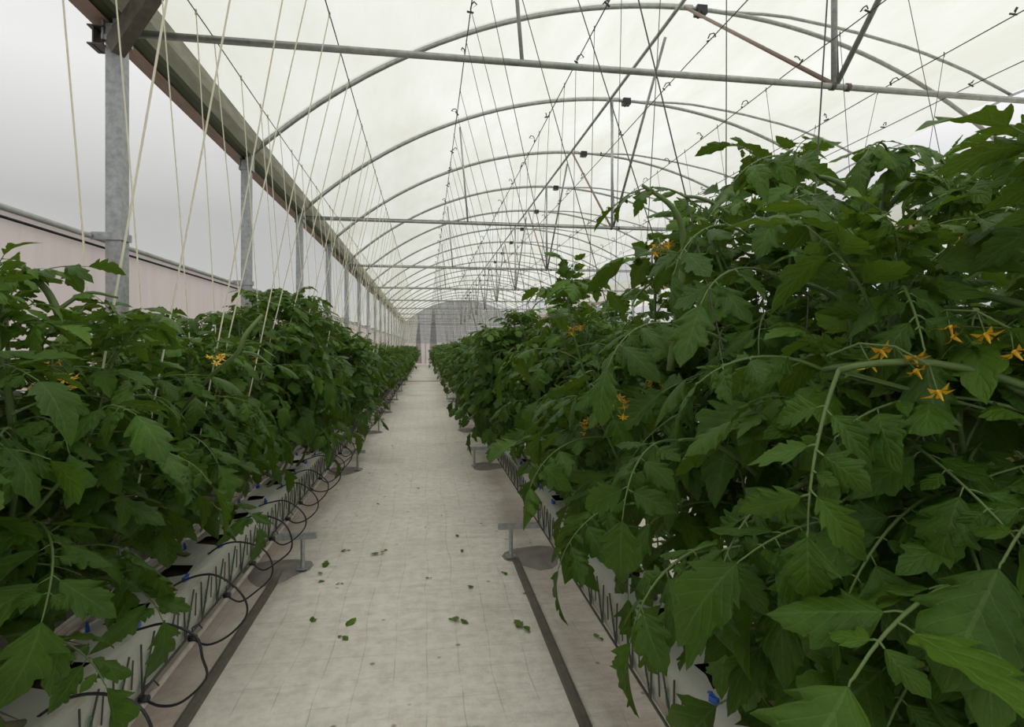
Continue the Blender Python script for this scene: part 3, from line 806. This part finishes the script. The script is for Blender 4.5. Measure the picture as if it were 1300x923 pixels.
for own, x, y, d, az in ((OWN[0], 1050, 452, .80, 3.6), (OWN[0], 1165, 412, .80, 3.2), (OWN[2], 835, 318, 1.38, 2.8), (OWN[3], 770, 505, 1.75, 3.3), (OWN[1], 1190, 300, .98, 3.0),
                         (LOWN[1], 48, 474, 1.35, 0.), (LOWN[1], 66, 462, 1.38, .5), (LOWN[2], 272, 448, 1.95, .3)):
    o = obj('flower_cluster', RND.choice(tr_y)); o.rotation_euler = (.1, 0, az); attach(o, own, ray(x, y, d)); o.scale = (1.1,) * 3
def shoot_tube(own, paths):
    b = MB(); P0 = ray(*paths[0][0][:3])
    for p in paths:
        K = [ray(*q[:3]) - P0 for q in p]; rr = [q[3] for q in p]; Q = []; RR = []
        for i in range(len(K) - 1):
            p0 = K[max(i - 1, 0)]; p1 = K[i]; p2 = K[i + 1]; p3 = K[min(i + 2, len(K) - 1)]
            for t in np.linspace(0, 1, 6)[:-1]:
                Q.append(.5 * (2 * p1 + (p2 - p0) * t + (2 * p0 - 5 * p1 + 4 * p2 - p3) * t * t + (3 * p1 - p0 - 3 * p2 + p3) * t ** 3)); RR.append(rr[i] + (rr[i + 1] - rr[i]) * t)
        Q.append(K[-1]); RR.append(rr[-1]); b.tube(Q, RR, 10)
    o = obj('side_shoot', b.mesh('shoot', M['stem'])); attach(o, own, P0)
shoot_tube(OWN[1], [[(1095, 560, 1.0, .011), (1085, 450, .97, .011), (1075, 375, .95, .011), (1045, 325, .94, .008), (1030, 285, .95, .006)], [(1075, 380, .95, .009), (1098, 335, .95, .007), (1120, 290, .98, .005)]])
shoot_tube(OWN[2], [[(850, 470, 1.5, .009), (862, 380, 1.45, .009), (868, 310, 1.42, .008), (855, 265, 1.40, .007), (815, 235, 1.40, .004)]])
shoot_tube(LOWN[3], [[(225, 530, 2.1, .006), (265, 480, 2.0, .007), (300, 450, 1.95, .008), (312, 425, 1.95, .008), (333, 400, 2.0, .006)], [(307, 447, 1.95, .005), (325, 450, 1.98, .004), (345, 465, 2.0, .003)]])
shoot_tube(LOWN[1], [[(75, 400, 1.5, .010), (60, 370, 1.5, .009), (35, 345, 1.5, .007)], [(72, 395, 1.5, .006), (110, 372, 1.55, .005), (150, 378, 1.6, .003)]])
# ------------------------------------------------------------------ strings
def string(a, b_, r, mat, label, group, sides=5):
    a = Vector(a); b_ = Vector(b_); d = a - b_
    bm = MB(); bm.tube([(0, 0, 0), tuple(d * .5 + Vector((.002, .002, 0))), tuple(d)], r, sides, caps=False)
    bm.tube([tuple(d + Vector((0, 0, -.02))), tuple(d + Vector((0, 0, .012)))], r * 1.8, sides)
    return tag(obj('support_string', bm.mesh('string', mat), None, tuple(b_)), label, 'string', group)
def row_strings(xc, xa, xb, y0, y1, step, r, mat, topf, nm, named=4):
    y = y0; i = 0
    rn = random.Random(int(xc * 77))
    while y < y1:
        for s_, xw in enumerate((xa, xb)):
            if y > 18 and (i + s_) % 2: continue
            yt = y + rn.uniform(-.12, .12); zb = topf(y) - rn.uniform(.35, .75)
            if y < 3.8 and i < named * 2: lab, g = f'{nm} string from the {"wall" if s_ == 0 and xc < 0 else "aisle" if s_ != (xc > 0) else "far"} side wire, {ORD[i]} from the camera', None
            elif y < 9: lab, g = f'{nm} string over the middle stretch of its row', f'{nm} strings, middle'
            else: lab, g = f'thin distant {nm} string over the far row', f'{nm} strings, far'
            string((xw, yt, ZW), (xc + (xw - xc) * .18 + rn.uniform(-.05, .05), y + rn.uniform(-.1, .1), zb), r, mat, lab, g)
        y += step; i += 1
row_strings(-1.11, -1.30, -.55, 1.75, YEND - 4, SP, .0034, M['twine'], top_left, 'pale twine')
row_strings(.89, .25, 1.0, 1.3, 28, SP * 1.15, .0019, M['thin_string'], top_right, 'thin dark')
row_strings(2.89, 2.5, 3.35, 2.6, 14, SP * 1.6, .0019, M['thin_string'], lambda y: 1.8, 'fine grey')

# ------------------------------------------------------------------ shade nets at the end wall
def net(x, y, ztop, w, label):
    b = MB(); n = 26; rows = 12; V = []
    for j in range(rows + 1):
        q = j / rows; ww = w * (.10 + .9 * q ** .7)
        for i in range(n + 1):
            u = i / n - .5; V.append((u * ww, .06 * math.sin(i * 1.9) * (.3 + q), ztop * (1 - q) + .1))
    c = n + 1; F = [(j * c + i, j * c + i + 1, (j + 1) * c + i + 1, (j + 1) * c + i) for j in range(rows) for i in range(n)]
    b.add(V, F); b.tube([(0, 0, ztop), (0, 0, rooftop(x) - .3)], .02, 6)
    tag(obj('shade_net', b.mesh('net', M['net']), None, (x, y, 0)), label, 'net')
net(-.62, YEND - .9, H + 2.3, .55, 'dark gathered net hanging at the end wall left of the aisle')
net(.58, YEND - .9, H + 3.0, .75, 'taller dark gathered net hanging at the end wall right of the aisle')

# drain across the aisle far away
b = MB(); b.box(-1.0, .8, 24.2, 24.6, .001, .012); tag(obj('drain_slab', b.mesh('drain', M['lip'], False)), 'reddish strip of slab crossing the far end of the aisle', 'slab')

# ------------------------------------------------------------------ fallen leaf scraps
def px(x, y, z=0):
    a = (x - 650) / 724; s, c = math.sin(YAW), math.cos(YAW); d = 724 * (H - z) / (y - 440); u = a * d
    return u * c + d * s, d * c - u * s
scr = []
for q in range(6):
    rng = random.Random(70 + q); V, F, UV = leaflet(.075, .026, 8, 2, rng); b = MB(); b.add(V * (1, 1, .5) + (0, 0, .014), F, 0, UV, rng.uniform(.3, .7))
    if q % 2:
        V, F, UV = leaflet(.05, .018, 8, 2, rng); b.add((V * (1, -1, .5)) + (.01, 0, .012), F, 0, UV, .4)
    scr.append(b.mesh('scrap', LEAFM))
spots = [(397, 785), (482, 704), (488, 700), (415, 716), (586, 702), (583, 790), (597, 748), (663, 799), (452, 788), (435, 810), (410, 730), (432, 742), (404, 740), (545, 735), (402, 787), (470, 601), (505, 603), (540, 670), (579, 680), (760, 812), (670, 755), (640, 728), (505, 560), (530, 620), (478, 640), (561, 655), (497, 566), (440, 700)]
for i, (x_, y_) in enumerate(spots):
    X, Y = px(x_, y_); o = obj('fallen_leaf', scr[i % 6], None, (X, Y, .002)); o.rotation_euler = (0, 0, RND.uniform(0, 6.28)); s_ = RND.uniform(.5, 1.15) if i < 9 else RND.uniform(.3, .7); o.scale = (s_,) * 3
    if i == 0: tag(o, 'torn green leaf lying nearest the left rail on the white floor', 'fallen leaf')
    elif i == 7: tag(o, 'curled green leaf on the floor closest to the right rail', 'fallen leaf')
    else: tag(o, 'small green leaf scrap fallen on the white aisle floor', 'fallen leaf', 'leaf scraps on the aisle floor')

# ------------------------------------------------------------------ world, camera, render settings
w = bpy.data.worlds.new('sky'); SC.world = w; w.use_nodes = True; nt = w.node_tree; nt.nodes.clear()
out = nt.nodes.new('ShaderNodeOutputWorld'); bg = nt.nodes.new('ShaderNodeBackground')
tc = nt.nodes.new('ShaderNodeTexCoord'); sp_ = nt.nodes.new('ShaderNodeSeparateXYZ'); L(nt, tc.outputs['Generated'], sp_.inputs[0])
c = ramp(nt, sp_.outputs[2], [(0.0, (.51, .515, .51)), (.20, (.465, .47, .47)), (.38, (1.04, 1.04, 1.04)), (.55, (1.05, 1.05, 1.05)), (1.0, (2.1, 2.1, 2.08))])
L(nt, c, bg.inputs[0]); bg.inputs[1].default_value = 1.0; L(nt, bg.outputs[0], out.inputs[0])

cam = bpy.data.cameras.new('camera'); co = bpy.data.objects.new('camera', cam); COL.objects.link(co)
co.location = (0, 0, H); co.rotation_euler = (R(90), 0, -YAW)
cam.sensor_width = 36; cam.lens = 724 / 1300 * 36; cam.shift_y = -21.5 / 1300; cam.clip_start = .02; cam.clip_end = 400
SC.camera = co
SC.view_settings.view_transform = 'Standard'; SC.view_settings.look = 'None'; SC.view_settings.gamma = 1
SC.view_settings.use_curve_mapping = False; SC.view_settings.exposure = 0.25
SC.cycles.max_bounces = 8; SC.cycles.diffuse_bounces = 4; SC.cycles.glossy_bounces = 3; SC.cycles.transmission_bounces = 4; SC.cycles.transparent_max_bounces = 12
SC.cycles.use_denoising = True
